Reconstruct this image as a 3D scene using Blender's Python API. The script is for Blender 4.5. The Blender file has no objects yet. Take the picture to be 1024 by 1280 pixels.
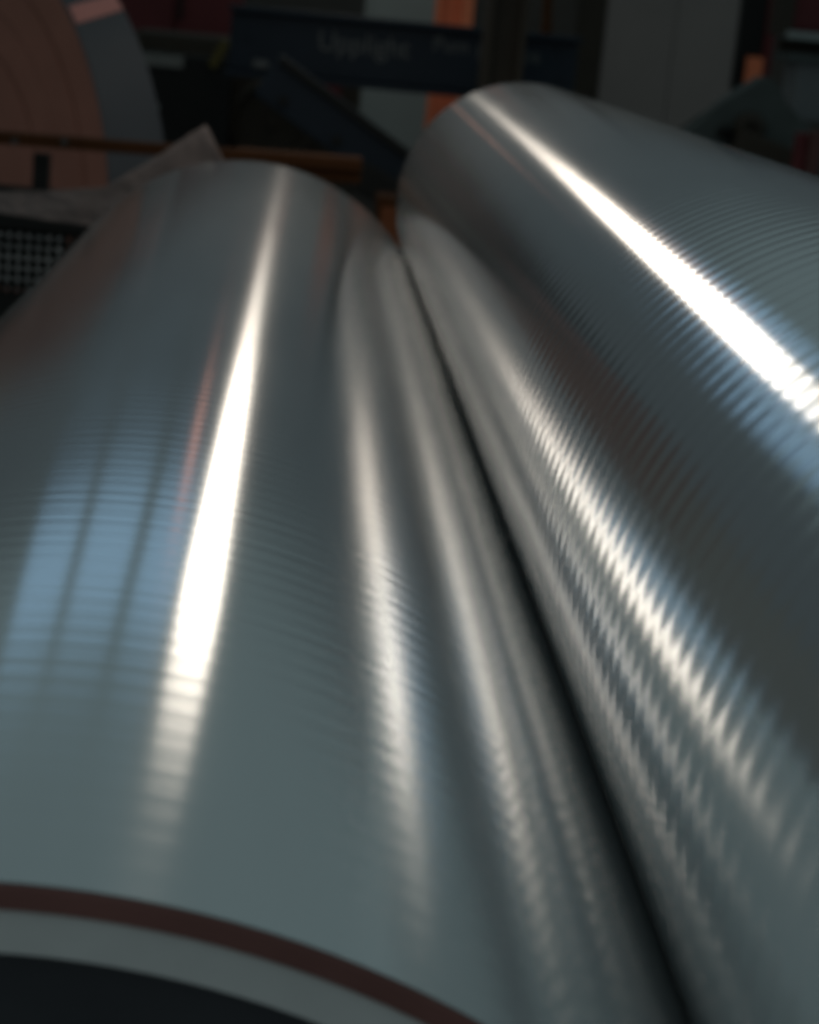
import bpy, bmesh, math, random
from mathutils import Vector, Matrix, noise
random.seed(7)
PI = math.pi
scene = bpy.context.scene
COL = scene.collection

# ------------------------------------------------------------------ camera
S = 0.40                      # drum radius in metres
CAM_H = 1.68                  # eye height above the hall floor
FPX, VX, VY = 2400.0, 389.139, 6.0216     # focal length in pixels, vanishing point of the drum axes (1024x1280)
RHO = math.radians(4.5)       # the camera is held a little tilted

def _basis():
    d = Vector(((VX-512)/FPX, (VY-640)/FPX, 1)).normalized()
    u = Vector((0, -1, 0)); u = (u - d*u.dot(d)).normalized()
    e = u.cross(-d)
    if e.x < 0: e = -e
    return d, e, u
D, E_, U_ = _basis()
XC = E_*math.cos(RHO) - U_*math.sin(RHO)      # world X, Y, Z seen from the camera
ZC = E_*math.sin(RHO) + U_*math.cos(RHO)
def to_world(v):
    return Vector((v.dot(XC), v.dot(D), v.dot(ZC)))
CAM = Vector((0, 0, CAM_H))
def cross(a, b, t):           # a point of the drums' cross-section, t along their axis (drum radii)
    return CAM + to_world(E_*a + U_*b + D*t)*S
def at(px, py, t):            # a point seen in a direction, t drum radii down the hall
    r = Vector(((px-512)/FPX, (py-640)/FPX, 1))
    return CAM + to_world(r*(t/r.dot(D)))*S
def m(px, t):                 # pixels at that distance in metres
    return px*t*S/FPX

cam = bpy.data.cameras.new('camera'); cam_o = bpy.data.objects.new('camera', cam); COL.objects.link(cam_o)
right, up, back = to_world(Vector((1,0,0))), to_world(Vector((0,-1,0))), to_world(Vector((0,0,-1)))
M = Matrix((right, up, back)).transposed().to_4x4(); M.translation = CAM
cam_o.matrix_world = M
cam.sensor_fit = 'VERTICAL'; cam.sensor_height = 24.0; cam.lens = 24.0*FPX/1280
cam.clip_start = 0.02; cam.clip_end = 200
cam.dof.use_dof = True; cam.dof.focus_distance = 1.25; cam.dof.aperture_fstop = 5.6; cam.dof.aperture_blades = 0
scene.camera = cam_o

# ------------------------------------------------------------------ world, lamps, exposure
w = bpy.data.worlds.new('World'); scene.world = w; w.use_nodes = True
bg = w.node_tree.nodes['Background']; bg.inputs['Color'].default_value = (0.69, 0.955, 1.0, 1); bg.inputs['Strength'].default_value = 0.155

def area(name, p0, p1, width, face, color, radiance):
    """a long rectangular lamp from p0 to p1 whose lit side looks at 'face'"""
    mid = (p0+p1)/2; x = (p1-p0); L = x.length; x.normalize()
    z = (mid-face); z = (z - x*z.dot(x)).normalized(); y = z.cross(x)
    l = bpy.data.lights.new(name, 'AREA'); l.shape = 'RECTANGLE'; l.size = L; l.size_y = width
    l.color = color; l.energy = radiance*PI*L*width
    o = bpy.data.objects.new(name, l); COL.objects.link(o)
    R = Matrix((x, y, z)).transposed().to_4x4(); R.translation = mid; o.matrix_world = R
    return o
DRUMS_MID = cross(.4, -1.0, 4)
# row of fluorescent tubes hung above the nip
area('tube_lamp', cross(.22, .62, 6.8), cross(.40, 1.29, 15), .34*S, DRUMS_MID, (1.0, .89, .76), 4.6)
area('tube_lamp', cross(.405, 1.31, 15.2), cross(.67, 2.35, 28), .32*S, DRUMS_MID, (1.0, .89, .76), 1.4)
area('tube_lamp', cross(.203, .56, 6.05), cross(.217, .612, 6.72), .30*S, DRUMS_MID, (1.0, .89, .76), 2.0)
area('tube_lamp', cross(.185, .48, 5.2), cross(.202, .55, 6.0), .24*S, DRUMS_MID, (1.0, .89, .76), .7)
# two unseen orange lights added for the orange streaks mirrored in the drums
area('orange_streak_light', cross(-.13, 2.6, 20), cross(.10, 3.75, 20), .15*S, cross(-.1, 0, 4), (1.0, .42, .28), .8)
area('orange_streak_light', cross(.47, .46, 20), cross(.07, 1.08, 20), .05*S, cross(.7, 0, 8), (1.0, .42, .28), .45)
# three panes of a high daylight window down the hall
for a0, a1 in ((-2.35, -1.62), (-1.45, -.62), (-.42, .30)):
    area('window_light', cross((a0+a1)/2, 2.1, 14), cross((a0+a1)/2, 3.2, 14), (a1-a0)*S, cross((a0+a1)/2, 3, 0), (.36, .66, 1.0), .43)

scene.view_settings.view_transform = 'Standard'; scene.view_settings.look = 'None'
scene.view_settings.exposure = 0; scene.view_settings.gamma = 1
scene.render.engine = 'CYCLES'
cy = scene.cycles
cy.use_denoising = True; cy.filter_width = 3.4; cy.max_bounces = 10; cy.glossy_bounces = 8
cy.sample_clamp_indirect = 0; cy.blur_glossy = 0.0

# ------------------------------------------------------------------ materials
def nodes(name):
    mt = bpy.data.materials.new(name); mt.use_nodes = True
    nt = mt.node_tree; return mt, nt, nt.nodes['Principled BSDF']
def paint(name, rgb, rough=.55, metal=0.0, var=.25, scale=9.0, bump=.15):
    mt, nt, p = nodes(name)
    tc = nt.nodes.new('ShaderNodeTexCoord')
    n = nt.nodes.new('ShaderNodeTexNoise'); n.inputs['Scale'].default_value = scale; n.inputs['Detail'].default_value = 6
    nt.links.new(tc.outputs['Object'], n.inputs['Vector'])
    mx = nt.nodes.new('ShaderNodeMix'); mx.data_type = 'RGBA'
    lo = tuple(c*(1-var) for c in rgb); hi = tuple(min(1, c*(1+var)) for c in rgb)
    mx.inputs[6].default_value = (*lo, 1); mx.inputs[7].default_value = (*hi, 1)
    nt.links.new(n.outputs['Fac'], mx.inputs[0]); nt.links.new(mx.outputs[2], p.inputs['Base Color'])
    p.inputs['Roughness'].default_value = rough; p.inputs['Metallic'].default_value = metal; p.inputs['Specular IOR Level'].default_value = .25
    n2 = nt.nodes.new('ShaderNodeTexNoise'); n2.inputs['Scale'].default_value = scale*14
    nt.links.new(tc.outputs['Object'], n2.inputs['Vector'])
    b = nt.nodes.new('ShaderNodeBump'); b.inputs['Strength'].default_value = bump; b.inputs['Distance'].default_value = .002
    nt.links.new(n2.outputs['Fac'], b.inputs['Height']); nt.links.new(b.outputs['Normal'], p.inputs['Normal'])
    return mt

def ground_steel(name, rgb, rough, aniso):
    """steel turned and ground round its axis: fine rings, the gloss drawn out along the drum"""
    mt, nt, p = nodes(name); L = nt.links
    tc = nt.nodes.new('ShaderNodeTexCoord')
    sp = nt.nodes.new('ShaderNodeSeparateXYZ'); L.new(tc.outputs['Object'], sp.inputs[0])
    p.inputs['Metallic'].default_value = .86; p.inputs['Specular IOR Level'].default_value = .3; p.inputs['Base Color'].default_value = (*rgb, 1)
    p.inputs['Anisotropic'].default_value = aniso; p.inputs['Anisotropic Rotation'].default_value = .25
    tg = nt.nodes.new('ShaderNodeTangent'); tg.direction_type = 'RADIAL'; tg.axis = 'Z'
    L.new(tg.outputs['Tangent'], p.inputs['Tangent'])
    # rings left by the grinding wheel
    n1 = nt.nodes.new('ShaderNodeTexNoise'); n1.noise_dimensions = '1D'; n1.inputs['Scale'].default_value = 70; n1.inputs['Detail'].default_value = 8; n1.inputs['Roughness'].default_value = .7
    L.new(sp.outputs['Z'], n1.inputs['W'])
    # wipe marks and handling smears, long along the drum
    mp = nt.nodes.new('ShaderNodeMapping'); mp.inputs['Scale'].default_value = (9, 9, 1.2)
    L.new(tc.outputs['Object'], mp.inputs['Vector'])
    n2 = nt.nodes.new('ShaderNodeTexNoise'); n2.inputs['Scale'].default_value = 2.0; n2.inputs['Detail'].default_value = 5
    L.new(mp.outputs['Vector'], n2.inputs['Vector'])
    a = nt.nodes.new('ShaderNodeMath'); a.operation = 'MULTIPLY_ADD'; a.inputs[1].default_value = .02; a.inputs[2].default_value = rough-.02
    L.new(n1.outputs['Fac'], a.inputs[0])
    b = nt.nodes.new('ShaderNodeMath'); b.operation = 'MULTIPLY_ADD'; b.inputs[1].default_value = .035
    L.new(n2.outputs['Fac'], b.inputs[0]); L.new(a.outputs[0], b.inputs[2]); L.new(b.outputs[0], p.inputs['Roughness'])
    mx = nt.nodes.new('ShaderNodeMix'); mx.data_type = 'RGBA'
    mx.inputs[6].default_value = (*[c*.90 for c in rgb], 1); mx.inputs[7].default_value = (*[min(1, c*1.08) for c in rgb], 1)
    L.new(n2.outputs['Fac'], mx.inputs[0]); L.new(mx.outputs[2], p.inputs['Base Color'])
    bp = nt.nodes.new('ShaderNodeBump'); bp.inputs['Strength'].default_value = .25; bp.inputs['Distance'].default_value = .0002
    L.new(n1.outputs['Fac'], bp.inputs['Height']); L.new(bp.outputs['Normal'], p.inputs['Normal'])
    return mt

STEEL_A = ground_steel('ground steel, fine grooves', (.73, .735, .735), .118, .35)
STEEL_B = ground_steel('ground steel, wide grooves', (.715, .715, .715), .118, .35)
RED_BAND = paint('red-brown end band', (0.252, 0.1008, 0.0861), .6, 0, .25, 20)
RING = paint('pale machined ring', (0.837, 0.768, 0.7424), .5, 0, .12, 30)
HUB = paint('dark end plate', (0.072, 0.0666, 0.0738), .6, 0, .3, 14)
NAVY = paint('navy machine paint', (0.0098, 0.01615, 0.027), .5, 0, .3, 6)
BLACK = paint('black steel', (.010, .0095, .009), .6, 0, .35, 8)
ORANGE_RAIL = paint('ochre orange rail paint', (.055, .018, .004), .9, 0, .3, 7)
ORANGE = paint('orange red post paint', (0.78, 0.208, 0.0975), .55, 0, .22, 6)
ORANGE_DARK = paint('dark orange block paint', (.17, .05, .018), .7, 0, .25, 8)
BROWN_END = paint('brown kraft reel end', (0.36, 0.14, 0.1), .8, 0, .22, 5)
WRAP = paint('blue grey wrapping', (.062, .062, .070), .5, 0, .25, 3)
PINK = paint('salmon tape', (.55, .22, .19), .6, 0, .15, 12)
FILM = paint('crumpled brown film', (.19, .150, .143), .7, 0, .08, 3, .03)
MAROON = paint('maroon cabinet paint', (0.1045, 0.019, 0.0209), .55, 0, .3, 5)
PALE = paint('pale grey panel', (.28, .30, .29), .6, 0, .18, 4)
GREY = paint('grey wall panel', (0.25, 0.21, 0.1955), .7, 0, .18, 2)
WALL = paint('dark hall wall', (.075, .060, .052), .8, 0, .35, 1.5)
DIRT_BROWN = paint('dark brown column paint', (0.0364, 0.0273, 0.0195), .6, 0, .35, 5)
LETTER = paint('worn white lettering', (.12, .12, .12), .6, 0, .25, 60)
LABELW = paint('grey plate', (.17, .165, .155), .6, 0, .4, 30)
CAST = paint('green grey cast iron', (0.0585, 0.0676, 0.065), .6, 0, .35, 8)
CABIN = paint('light grey cabinet', (.13, .135, .14), .5, 0, .2, 6)
CONC = paint('stained concrete', (.30, .285, .28), .8, 0, .4, 1.2)
PALE_WALL = paint('pale brown wall plaster', (.60, .50, .45), .8, 0, .15, 1.2)
CLAD = paint('upper wall cladding', (.52, .485, .51), .8, 0, .1, 1.0)
STEELW = paint('galvanised wire', (.5, .52, .54), .4, .3, .2, 40)
BOLTM = paint('dull bolt steel', (.10, .10, .10), .4, .8, .2, 40)

# ------------------------------------------------------------------ mesh helpers
def link(name, bm, mat, parent=None, smooth=None):
    me = bpy.data.meshes.new(name); bmesh.ops.recalc_face_normals(bm, faces=bm.faces); bm.to_mesh(me); bm.free()
    me.materials.append(mat)
    o = bpy.data.objects.new(name, me); COL.objects.link(o)
    if smooth is not None:
        for p in me.polygons: p.use_smooth = True
        if smooth < PI: me.set_sharp_from_angle(angle=smooth)
    if parent: o.parent = parent
    return o
def tag(o, label=None, cat=None, group=None, kind=None):
    if label: o['label'] = label
    if cat: o['category'] = cat
    if group: o['group'] = group
    if kind: o['kind'] = kind
    return o
def thing(name, loc, label, cat, rot=(0,0,0), group=None):
    o = bpy.data.objects.new(name, None); o.empty_display_size = .1; COL.objects.link(o)
    o.location = loc; o.rotation_euler = rot
    return tag(o, label, cat, group)
def add_box(bm, c, s, bevel=.004, rot=None):
    r = bmesh.ops.create_cube(bm, size=1.0)
    vs = r['verts']
    bmesh.ops.scale(bm, vec=Vector(s), verts=vs)
    if bevel:
        es = list({e for v in vs for e in v.link_edges})
        g = bmesh.ops.bevel(bm, geom=es, offset=min(bevel, min(s)*.3), segments=2, profile=.7, affect='EDGES')
        vs = list({v for f in g['faces'] for v in f.verts} | {v for v in vs if v.is_valid})
    if rot is not None: bmesh.ops.rotate(bm, cent=(0,0,0), matrix=rot, verts=vs)
    bmesh.ops.translate(bm, vec=Vector(c), verts=vs)
    return vs
def add_lathe(bm, prof, n=64, mat=None):
    """prof: (r, z) pairs turned round local Z"""
    rings = []
    for r, z in prof:
        if r < 1e-6: rings.append([bm.verts.new((0, 0, z))])
        else: rings.append([bm.verts.new((r*math.cos(2*PI*k/n), r*math.sin(2*PI*k/n), z)) for k in range(n)])
    for A, B in zip(rings, rings[1:]):
        for k in range(n):
            if len(A) == 1 and len(B) == 1: continue
            if len(A) == 1: bm.faces.new((A[0], B[k], B[(k+1) % n]))
            elif len(B) == 1: bm.faces.new((A[k], A[(k+1) % n], B[0]))
            else: bm.faces.new((A[k], A[(k+1) % n], B[(k+1) % n], B[k]))
def add_tube(bm, p0, p1, r, n=12, cap=True):
    p0, p1 = Vector(p0), Vector(p1); z = (p1-p0).normalized(); q = z.to_track_quat('Z', 'Y')
    A = [bm.verts.new(p0 + q @ Vector((r*math.cos(2*PI*k/n), r*math.sin(2*PI*k/n), 0))) for k in range(n)]
    B = [bm.verts.new(p1 + q @ Vector((r*math.cos(2*PI*k/n), r*math.sin(2*PI*k/n), 0))) for k in range(n)]
    for k in range(n): bm.faces.new((A[k], A[(k+1) % n], B[(k+1) % n], B[k]))
    if cap: bm.faces.new(A[::-1]); bm.faces.new(B)
def box_part(name, mat, parent, c, s, bevel=.004, rot=None):
    bm = bmesh.new(); add_box(bm, c, s, bevel, rot); return link(name, bm, mat, parent)
def lettering(text, size, mat, parent, loc, rot):
    cu = bpy.data.curves.new('lettering', 'FONT'); cu.body = text; cu.size = size; cu.extrude = .001; cu.align_x = 'CENTER'; cu.align_y = 'CENTER'
    o = bpy.data.objects.new('lettering', cu); COL.objects.link(o); cu.materials.append(mat)
    o.parent = parent; o.location = loc; o.rotation_euler = rot; return o

# ------------------------------------------------------------------ setting
bm = bmesh.new()
bmesh.ops.create_grid(bm, x_segments=8, y_segments=8, size=15)
fl = link('floor', bm, CONC); fl.location = (0, 8, 0); tag(fl, kind='structure')
bm = bmesh.new(); add_box(bm, (0, 0, 0), (10.5, .2, 2.4), 0)
hw = link('hall_wall', bm, WALL); hw.location = (2.45, 38*S, 1.2); tag(hw, kind='structure')
bm = bmesh.new(); add_box(bm, (0, 0, 0), (7.5, .2, 2.4), 0)
pw = link('pale_wall', bm, PALE_WALL); pw.location = (-6.56, 38*S, 1.2); tag(pw, kind='structure')  # unseen stretch of wall, made pale to brighten what the drums reflect
bm = bmesh.new(); add_box(bm, (0, 0, 0), (18, .2, 2.5), 0)
uw = link('upper_wall', bm, CLAD); uw.location = (-.5, 38*S-.01, 3.66); tag(uw, kind='structure')

# ------------------------------------------------------------------ the two winder drums
def drum(name, a, b, rad, t0, t1, pitch, depth, mat, label, ends):
    c0 = cross(a, b, 0)
    root = thing(name, (c0.x, t0*S, c0.z), label, 'drum', (-PI/2, 0, 0), 'winder drums lying side by side')
    Ln = (t1-t0)*S; R = S*rad; hub = .5*R
    prof = []
    ch = .012
    z0, z1 = .0015, Ln-ch*1.2
    per = 10; n = int((z1-z0)/(pitch*S)*per)
    rng = random.Random(len(label)); dep = [depth*rng.uniform(.6, 1.3) for _ in range(n//per+3)]
    for i in range(n+1):
        z = z0 + (z1-z0)*i/n
        ph = 2*PI*(z/(pitch*S))
        fade = min(1, (z-z0)/(pitch*S), (z1-z)/(pitch*S))
        # broad lands with rounded valleys between
        prof.append((R - dep[int(ph/(2*PI))]*fade*(.5-.5*math.cos(ph)), z))
    bm = bmesh.new(); add_lathe(bm, prof, 192)
    link('grooved_shell', bm, mat, root, PI)
    # rounded rim at the far end and its plain end face
    bm = bmesh.new()
    rim = [(R-.0004-ch*(1-math.cos(q)), z1+ch*1.2*math.sin(q)) for q in [PI/2*k/6 for k in range(7)]]
    add_lathe(bm, rim + [(R*.80, Ln)], 192); link('far_rim', bm, mat, root, math.radians(40))
    bm = bmesh.new(); add_lathe(bm, [(R*.797, Ln-.004), (R*.797, Ln-.03), (.10, Ln-.03), (.10, Ln+.18), (.0, Ln+.18)], 96); link('journal', bm, BOLTM, root, math.radians(40))
    # near end: red-brown band on the edge, pale ring, dark recessed plate
    bm = bmesh.new()
    add_lathe(bm, [(R-.0004, z0-.0003), (R-.0012, .0003), (R-.003, 0), (R*.975, -.0008), (R*.975, .02)], 192); link('edge_band', bm, RED_BAND, root, math.radians(60))
    bm = bmesh.new()
    add_lathe(bm, [(R*.9745, .02), (R*.9745, .003), (R*.972, .001), (R*.929, .001), (R*.925, .004), (R*.925, .05)], 192); link('end_ring', bm, RING, root, math.radians(40))
    bm = bmesh.new(); add_lathe(bm, [(R*.9245, .05), (R*.9245, .018), (R*.920, .015), (.12, .02), (.11, -.01), (.11, -.12), (0, -.12)], 128); link('end_plate', bm, HUB, root, math.radians(40))
    for k in range(12):
        bm = bmesh.new(); q = 2*PI*k/12+.13
        add_lathe(bm, [(0, -.010), (.014, -.010), (.016, -.008), (.016, .012)], 6)
        o = link('bolt', bm, BOLTM, root); o.location = (R*.80*math.cos(q), R*.80*math.sin(q), .006)
    return root
drum('winder_drum', -.3734, -1.7758, 1.0, 1.6257, 10.0354, .0622, .00003, STEEL_A,
     'polished steel drum with fine grooves and a red-brown band round its near edge', True)
LAM = 10.0354/15.65      # the second drum is slimmer, its far end level with the first one's
GA, GB = 1.698*LAM + .3734, -1.5714*LAM + 1.7758
GK = (1 + LAM + .0012)/math.hypot(GA, GB)      # it rests against the first drum with a hair's breadth between them
drum('winder_drum', -.3734 + GA*GK, -1.7758 + GB*GK, LAM, .9, 10.0354, .1062*LAM, .00013, STEEL_B,
     'polished steel drum with wide ring grooves beating its highlights into beads', False)

# ------------------------------------------------------------------ background: paper reel
t = 17.0
c = at(-70, 240, t)
reel = thing('paper_reel', (c.x, c.y, c.z), 'big upright paper reel with brown end and blue grey wrapped rim behind the orange rail', 'paper reel', (-PI/2, 0, math.radians(-47)))
RR, RW = m(330, t), m(84, t)
bm = bmesh.new(); add_lathe(bm, [(RR-.004, 0), (RR, .004), (RR, RW-.004), (RR-.004, RW), (.08, RW)], 160); link('wrapper', bm, WRAP, reel, math.radians(40))
for k in range(7):            # wound layers stand a little proud of each other
    r1, r0 = RR*(1-.13*k)-.005, RR*(1-.13*(k+1))
    bm = bmesh.new(); zz = -.003*(k % 2)
    add_lathe(bm, [(r1, .001), (r1-.001, zz), (r0, zz), (r0, .02)], 160); link('end_layer', bm, BROWN_END, reel, math.radians(40))
bm = bmesh.new(); add_lathe(bm, [(.075, -.02), (.075, .1), (.06, .1), (.06, -.02), (.075, -.02)], 32); link('core_tube', bm, BROWN_END, reel)
bm = bmesh.new(); n = 14
for k in range(n):
    q0, q1 = [math.radians(-45.5+4.2*(kk)/n) for kk in (k, k+1)]; sk = math.radians(-4.5)
    vs = [bm.verts.new(((RR+.003)*math.cos(q), (RR+.003)*math.sin(q), z)) for q, z in ((q0, .01), (q1, .01), (q1+sk, RW-.01), (q0+sk, RW-.01))]
    bm.faces.new(vs)
bmesh.ops.remove_doubles(bm, verts=bm.verts, dist=1e-5)
strip = link('pink_strip', bm, PINK, reel); md = strip.modifiers.new('thickness', 'SOLIDIFY'); md.thickness = .002  # thin salmon strip across the wrapped rim of the reel

# ------------------------------------------------------------------ orange guard rail in front of the reel
t = 14.0
p0, p1 = at(-60, 167, t), at(452, 206, t)
rail = thing('guard_rail', (p0.x, p0.y, p0.z), 'ochre orange horizontal guard rail on a black post behind the drums', 'rail')
v = p1-p0
bm = bmesh.new(); L = v.length; q = v.to_track_quat('X', 'Z').to_matrix()
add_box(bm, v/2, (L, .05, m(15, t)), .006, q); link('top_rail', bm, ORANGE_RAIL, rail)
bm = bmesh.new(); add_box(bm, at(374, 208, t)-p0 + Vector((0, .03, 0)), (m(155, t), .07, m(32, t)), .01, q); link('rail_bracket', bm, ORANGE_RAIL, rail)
pp = at(51, 200, t)-p0
box_part('post', BLACK, rail, (pp.x, .03, -(p0.z)/2-.02), (m(20, t), .05, p0.z-.03), .004)
for x in (20, 82): 
    bm = bmesh.new(); b0 = at(x, 176, t)-p0; add_tube(bm, b0+Vector((0,-.03,0)), b0+Vector((0,-.022,0)), .01, 6); link('bolt', bm, BOLTM, rail)
pp = at(30, 243, t)-p0
box_part('lower_rail', BLACK, rail, (pp.x, .03, pp.z), (m(220, t), .04, m(16, t)), .004)

# ------------------------------------------------------------------ crumpled film over the far end of the fine-grooved drum
def crumpled(name, top, bot, t0, label, cat, mat, nu=90, nv=22, amp=.006, seed=0):
    org = at(top[len(top)//2][0], bot[len(bot)//2][1], t0)
    def lerp(tab, x):
        for (xa, ya), (xb, yb) in zip(tab, tab[1:]):
            if x <= xb: return ya + (yb-ya)*max(0, (x-xa))/(xb-xa)
        return tab[-1][1]
    xs = top[0][0], top[-1][0]
    bm = bmesh.new(); g = []
    for i in range(nu+1):
        x = xs[0] + (xs[1]-xs[0])*i/nu; col = []
        for j in range(nv+1):
            y = lerp(top, x) + (lerp(bot, x)-lerp(top, x))*j/nv
            q = Vector((x*.022, y*.03, seed))
            dz = amp*(noise.noise(q)*1.6 + abs(noise.noise(q*2.3))*1.1 + .4*noise.noise(q*5))
            col.append(bm.verts.new(at(x, y, t0) - org + Vector((.3*dz, dz, .15*dz))))
        g.append(col)
    for i in range(nu):
        for j in range(nv): bm.faces.new((g[i][j], g[i+1][j], g[i+1][j+1], g[i][j+1]))
    o = link(name, bm, mat, None, math.radians(50)); o.location = org
    md = o.modifiers.new('thickness', 'SOLIDIFY'); md.thickness = .0015
    return tag(o, label, cat)
crumpled('plastic_film', [(-60, 246), (0, 240), (60, 239), (130, 234), (165, 214), (205, 190), (240, 166), (258, 156), (268, 176), (280, 200), (292, 206)],
         [(-60, 268), (0, 266), (110, 283), (150, 330), (205, 330), (292, 300)], 11.2,
         'crumpled brownish film with a raised corner behind the fine-grooved drum', 'plastic film', FILM)

# ------------------------------------------------------------------ wire mesh guard
t = 13.0
o0 = at(30, 310, t)
guard = thing('mesh_guard', o0, 'black framed wire mesh guard below the crumpled film', 'guard')
box_part('frame', BLACK, guard, at(30, 276, t)-o0, (m(260, t), .04, m(19, t)), .004, Matrix.Rotation(0, 3, 'Y'))
box_part('frame', BLACK, guard, at(30, 400, t)-o0, (m(260, t), .04, m(60, t)), .004)
cell = m(12.2, t)
for i in range(16):
    bm = bmesh.new(); x = (i-9)*cell; add_tube(bm, (x, -.004, m(27, t)), (x, -.004, -m(62, t)), .0095, 6); link('wire', bm, BLACK, guard)
for j in range(7):
    bm = bmesh.new(); z = m(21, t)-j*cell*1.1; add_tube(bm, (-m(130, t), .006, z), (m(130, t), .006, z), .0095, 6); link('wire', bm, BLACK, guard)
t = 14.2; o1 = at(10, 315, t)
wbox = thing('light_spot_box', o1, 'added white box showing as light spots through the wire mesh guard', 'box')
box_part('body', paint('white light-spot backing', (.8, .8, .82), .5), wbox, at(18, 318, t)-o1, (m(104, t), .25, m(52, t)), .01)  # white face added in place of the light spots through the mesh
box_part('lid', STEELW, wbox, at(18, 293, t)-o1+Vector((0, -.0, 0)), (m(110, t), .27, m(9, t)), .004)
box_part('base_strip', STEELW, wbox, at(32, 350, t)-o1+Vector((0, -.12, 0)), (m(36, t), .03, m(7, t)), .004)

# ------------------------------------------------------------------ navy cross beam with lettering and its arm
t = 20.0
o0 = at(500, 70, t)
beam = thing('machine_beam', o0, 'navy blue machine cross beam with worn white lettering above the drums', 'machine beam')
bl = m(424, t); bh = m(70, t)
box_part('beam_body', NAVY, beam, (m(5, t), .15, 0), (bl, .30, bh), .012)
box_part('flange', NAVY, beam, (m(5, t), .14, bh/2+.012), (bl+.02, .36, .022), .005)
box_part('flange', NAVY, beam, (m(5, t), .14, -bh/2-.012), (bl+.02, .36, .022), .005)
def on_beam(px, py):
    p = at(px, py, t)-o0; return Vector((p.x, -.002, p.z))
lettering('Upplight', m(33, t), LETTER, beam, on_beam(455, 57), (PI/2, 0, 0))
lettering('Pum', m(25, t), LETTER, beam, on_beam(564, 57), (PI/2, 0, 0))
lettering('l', m(25, t), LETTER, beam, on_beam(598, 66), (PI/2, 0, 0))
lettering('os', m(26, t), LETTER, beam, on_beam(664, 70), (PI/2, 0, 0))
p = on_beam(326, 80); box_part('name_plate', LETTER, beam, (p.x, -.004, p.z), (m(18, t), .012, m(9, t)), .002)
for px, py in ((312, 45), (312, 92), (640, 60), (700, 62), (700, 100)):
    bm = bmesh.new(); p = on_beam(px, py); add_tube(bm, p+Vector((0, .01, 0)), p+Vector((0, -.012, 0)), m(4, t), 6); link('bolt', bm, NAVY, beam)

t = 18.0
a0, a1 = at(335, 92, t), at(522, 232, t)
arm = thing('swing_arm', a0, 'black navy slanting machine arm running down to the gap between the drums', 'machine arm')
v = a1-a0; q = v.to_track_quat('X', 'Z').to_matrix()
box_part('arm_plate', NAVY, arm, v*.5, (v.length, .10, m(58, t)), .01, q)
box_part('arm_rib', BLACK, arm, v*.5+q @ Vector((0, -.06, m(24, t))), (v.length*.98, .03, m(10, t)), .005, q)
p = at(474, 232, t)-a0; box_part('end_block', BLACK, arm, p+Vector((0, -.03, 0)), (m(64, t), .14, m(38, t)), .012, Matrix.Rotation(math.radians(24), 3, 'Y'))
for f in (.15, .5, .85):
    bm = bmesh.new(); b0 = v*f + q @ Vector((0, -.05, -m(14, t))); add_tube(bm, b0, b0+Vector((0, -.02, 0)), .02, 8); link('bolt', bm, BLACK, arm)
p = at(498, 276, 17.2)
stop = thing('orange_block', p, 'orange red block low between the far ends of the drums', 'machine block')
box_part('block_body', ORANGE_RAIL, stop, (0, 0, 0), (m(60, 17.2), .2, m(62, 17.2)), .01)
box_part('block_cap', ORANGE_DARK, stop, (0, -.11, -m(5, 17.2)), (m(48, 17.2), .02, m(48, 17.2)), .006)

# dark unwinding machine behind the arm
t = 23.0
o0 = at(300, 150, t)
mc = thing('machine_housing', o0, 'black brown machine housing behind the slanting arm', 'machine')
p = at(305, 150, t)-o0; box_part('housing', DIRT_BROWN, mc, p+Vector((0, .3, 0)), (m(280, t), .6, m(190, t)), .02)
p = at(228, 128, t)-o0; box_part('side_box', BLACK, mc, p+Vector((0, -.05, 0)), (m(118, t), .2, m(116, t)), .02)
p = at(202, 74, t)-o0; box_part('rating_plate', LABELW, mc, p+Vector((0, -.16, 0)), (m(58, t), .01, m(14, t)), .002)
p = at(192, 130, t)-o0; box_part('rating_plate', PALE, mc, p+Vector((0, -.16, 0)), (m(20, t), .01, m(6, t)), .002)
p = at(340, 150, t)-o0
bm = bmesh.new(); add_lathe(bm, [(m(50, t), .0), (m(52, t), .02), (m(52, t), .10), (m(44, t), .11), (m(40, t), .06), (.02, .06), (.02, .12), (0, .12)], 48)
o = link('bearing_cover', bm, DIRT_BROWN, mc, math.radians(40)); o.location = p+Vector((0, -.0, 0)); o.rotation_euler = (PI/2, 0, 0)
p = at(276, 66, t)-o0; box_part('yellow_bracket', paint('dull yellow', (.10, .075, .02), .6), mc, p+Vector((0, -.15, 0)), (m(10, t), .05, m(36, t)), .004, Matrix.Rotation(math.radians(25), 3, 'Y'))
p = at(395, 112, t)-o0; box_part('valve_box', MAROON, mc, p+Vector((0, -.1, 0)), (m(60, t), .1, m(28, t)), .01)

t = 26.0
o0 = at(225, 20, t)
cab = thing('cabinet', o0, 'dark maroon cabinet above the machine housing beside the paper reel', 'cabinet')
p = at(225, 5, t)-o0
box_part('body', MAROON, cab, p, (m(150, t), .5, m(120, t)), .015)
box_part('door', MAROON, cab, p+Vector((-m(36, t), -.262, 0)), (m(66, t), .02, m(108, t)), .006)
box_part('door', MAROON, cab, p+Vector((m(36, t), -.262, 0)), (m(66, t), .02, m(108, t)), .006)
box_part('handle', BLACK, cab, p+Vector((m(6, t), -.285, 0)), (.02, .03, .14), .005)

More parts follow.
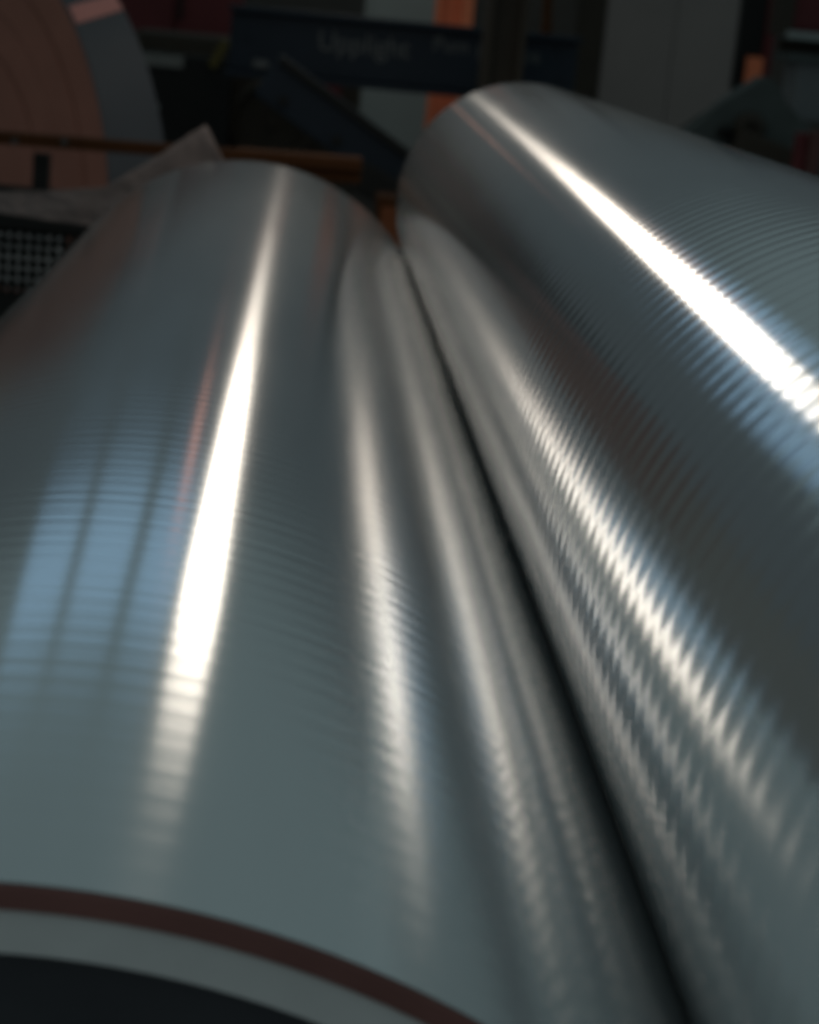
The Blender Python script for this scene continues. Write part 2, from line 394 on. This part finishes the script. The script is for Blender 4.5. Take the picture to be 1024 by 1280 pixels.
# ------------------------------------------------------------------ uprights and panels behind the beam
t = 28.0
o0 = at(505, 190, t)
pn = thing('light_panel', o0, 'pale grey panel seen above and below the navy beam', 'panel')
p = at(505, 80, t)-o0
box_part('sheet', PALE, pn, p, (m(104, t), .03, m(290, t)), .004)
box_part('edge_frame', PALE, pn, p+Vector((-m(50, t), -.02, 0)), (m(5, t), .03, m(290, t)), .004)

t = 27.0
o0 = at(558, 160, t)
po = thing('orange_post', o0, 'orange red upright post beside the pale panel behind the navy beam', 'post')
p = at(562, 70, t)-o0
box_part('face_plate', ORANGE, po, p+Vector((0, .03, 0)), (m(44, t), .02, m(290, t)), .003)
box_part('flange', ORANGE, po, p+Vector((m(16, t), -.02, 0)), (m(14, t), .08, m(290, t)), .003)
box_part('flange', ORANGE, po, p+Vector((-m(18, t), -.0, 0)), (m(6, t), .04, m(290, t)), .003)

t = 19.0
o0 = at(624, 100, t)
dc = thing('steel_column', o0, 'dark brown column standing across the right part of the navy beam', 'column')
p = at(628, 60, t)-o0
box_part('web', DIRT_BROWN, dc, p+Vector((0, .0, 0)), (m(46, t), .1, m(240, t)), .004)
box_part('flange', DIRT_BROWN, dc, p+Vector((-m(20, t), -.02, 0)), (m(9, t), .18, m(240, t)), .004)
box_part('flange', DIRT_BROWN, dc, p+Vector((m(20, t), -.02, 0)), (m(9, t), .18, m(240, t)), .004)
t = 24.0
o0 = at(686, 20, t)
pipe = thing('orange_pipe', o0, 'thin rusty orange pipe rising between the dark column and the grey wall', 'pipe')
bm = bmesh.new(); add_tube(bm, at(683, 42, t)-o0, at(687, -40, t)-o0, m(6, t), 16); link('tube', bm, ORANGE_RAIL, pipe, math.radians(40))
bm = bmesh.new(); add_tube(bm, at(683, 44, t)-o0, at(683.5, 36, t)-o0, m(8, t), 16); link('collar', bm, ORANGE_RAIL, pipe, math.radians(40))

# grey panelled partition at the right
t = 30.0
o0 = at(815, 150, t)
gw = thing('partition', o0, 'plain dark grey partition of tall panels behind the wide-grooved drum', 'partition')
for x0, x1 in ((712, 748), (749, 835), (836, 924)):
    p = at((x0+x1)/2, 100, t)-o0
    box_part('panel', DIRT_BROWN if x0 == 712 else GREY, gw, p, (m(x1-x0-.8, t), .04 + .02*(x0 == 712), m(420, t)), .006)
t = 27.5
o0 = at(940, 90, t)
dp = thing('dark_post', o0, 'near black upright post with an orange block at its foot', 'post')
p = at(944, 20, t)-o0
box_part('web', BLACK, dp, p, (m(36, t), .1, m(180, t)), .004)
box_part('edge_strip', MAROON, dp, p+Vector((m(18, t), -.02, 0)), (m(12, t), .1, m(180, t)), .004)
p = at(938, 89, t)-o0
box_part('foot_block', ORANGE, dp, p+Vector((0, -.08, 0)), (m(19, t), .05, m(35, t)), .006)

# grey cabinet, cast bracket and red post at the right edge
t = 25.0
o0 = at(1010, 110, t)
cb = thing('control_cabinet', o0, 'light grey control cabinet under a pale shelf behind the wide-grooved drum', 'cabinet')
p = at(1018, 112, t)-o0; box_part('body', CABIN, cb, p, (m(66, t), .3, m(76, t)), .03)
p = at(1018, 74, t)-o0; box_part('top_plate', CAST, cb, p+Vector((0, -.02, 0)), (m(84, t), .34, m(10, t)), .006)
p = at(1024, 47, t)-o0; box_part('shelf', PALE, cb, p+Vector((0, -.02, 0)), (m(92, t), .3, m(9, t)), .006)
p = at(1024, 60, t)-o0; box_part('shelf_back', DIRT_BROWN, cb, p+Vector((0, .1, 0)), (m(90, t), .05, m(20, t)), .004)
p = at(1030, 10, t)-o0; box_part('upper_box', MAROON, cb, p+Vector((0, .1, 0)), (m(80, t), .25, m(60, t)), .02)
p = at(982, 10, t)-o0; box_part('upper_frame', DIRT_BROWN, cb, p+Vector((0, .05, 0)), (m(16, t), .25, m(66, t)), .006)

t = 21.0
o0 = at(940, 170, t)
bk = thing('cast_bracket', o0, 'lumpy green grey cast machine bracket behind the wide-grooved drum', 'bracket')
bm = bmesh.new()
pts = [(880, 152), (905, 128), (930, 112), (958, 95), (972, 102), (985, 130), (1000, 152), (1024, 165), (1060, 190), (1060, 260), (880, 250), (840, 176)]
fr = [bm.verts.new(at(x, y, t)-o0) for x, y in pts]; bk_v = [bm.verts.new(at(x, y, t)-o0+Vector((0, .16, 0))) for x, y in pts]
bm.faces.new(fr); bm.faces.new(bk_v[::-1])
for k in range(len(pts)): bm.faces.new((fr[k], bk_v[k], bk_v[(k+1) % len(pts)], fr[(k+1) % len(pts)]))
bmesh.ops.bevel(bm, geom=list(bm.edges), offset=.012, segments=2, affect='EDGES'); link('casting', bm, CAST, bk)
for x, y, r in ((936, 160, 20), (905, 165, 9), (921, 176, 11)):
    bm = bmesh.new(); b0 = at(x, y, t)-o0
    add_lathe(bm, [(m(r, t), -.02), (m(r, t), .03), (m(r*.8, t), .045), (m(r*.45, t), .05), (m(r*.4, t), .03), (0, .03)], 24)
    o = link('boss', bm, DIRT_BROWN if r > 15 else BLACK, bk, math.radians(40)); o.location = b0; o.rotation_euler = (PI/2, 0, 0)
bm = bmesh.new(); add_box(bm, at(965, 195, t)-o0+Vector((0, -.06, 0)), (m(110, t), .08, m(34, t)), .02, Matrix.Rotation(math.radians(16), 3, 'Y')); link('foot', bm, DIRT_BROWN, bk)
p = at(1017, 190, 20)
rp = thing('red_post', p, 'short dull red post at the edge of the cast bracket', 'post')
box_part('shaft', paint('dull red paint', (.10, .040, .035), .6), rp, (0, 0, -.1), (m(16, 20), .06, m(52, 20)+.2), .006)
box_part('side_plate', MAROON, rp, (-m(16, 20), .02, -.1), (m(14, 20), .05, m(44, 20)+.2), .006)
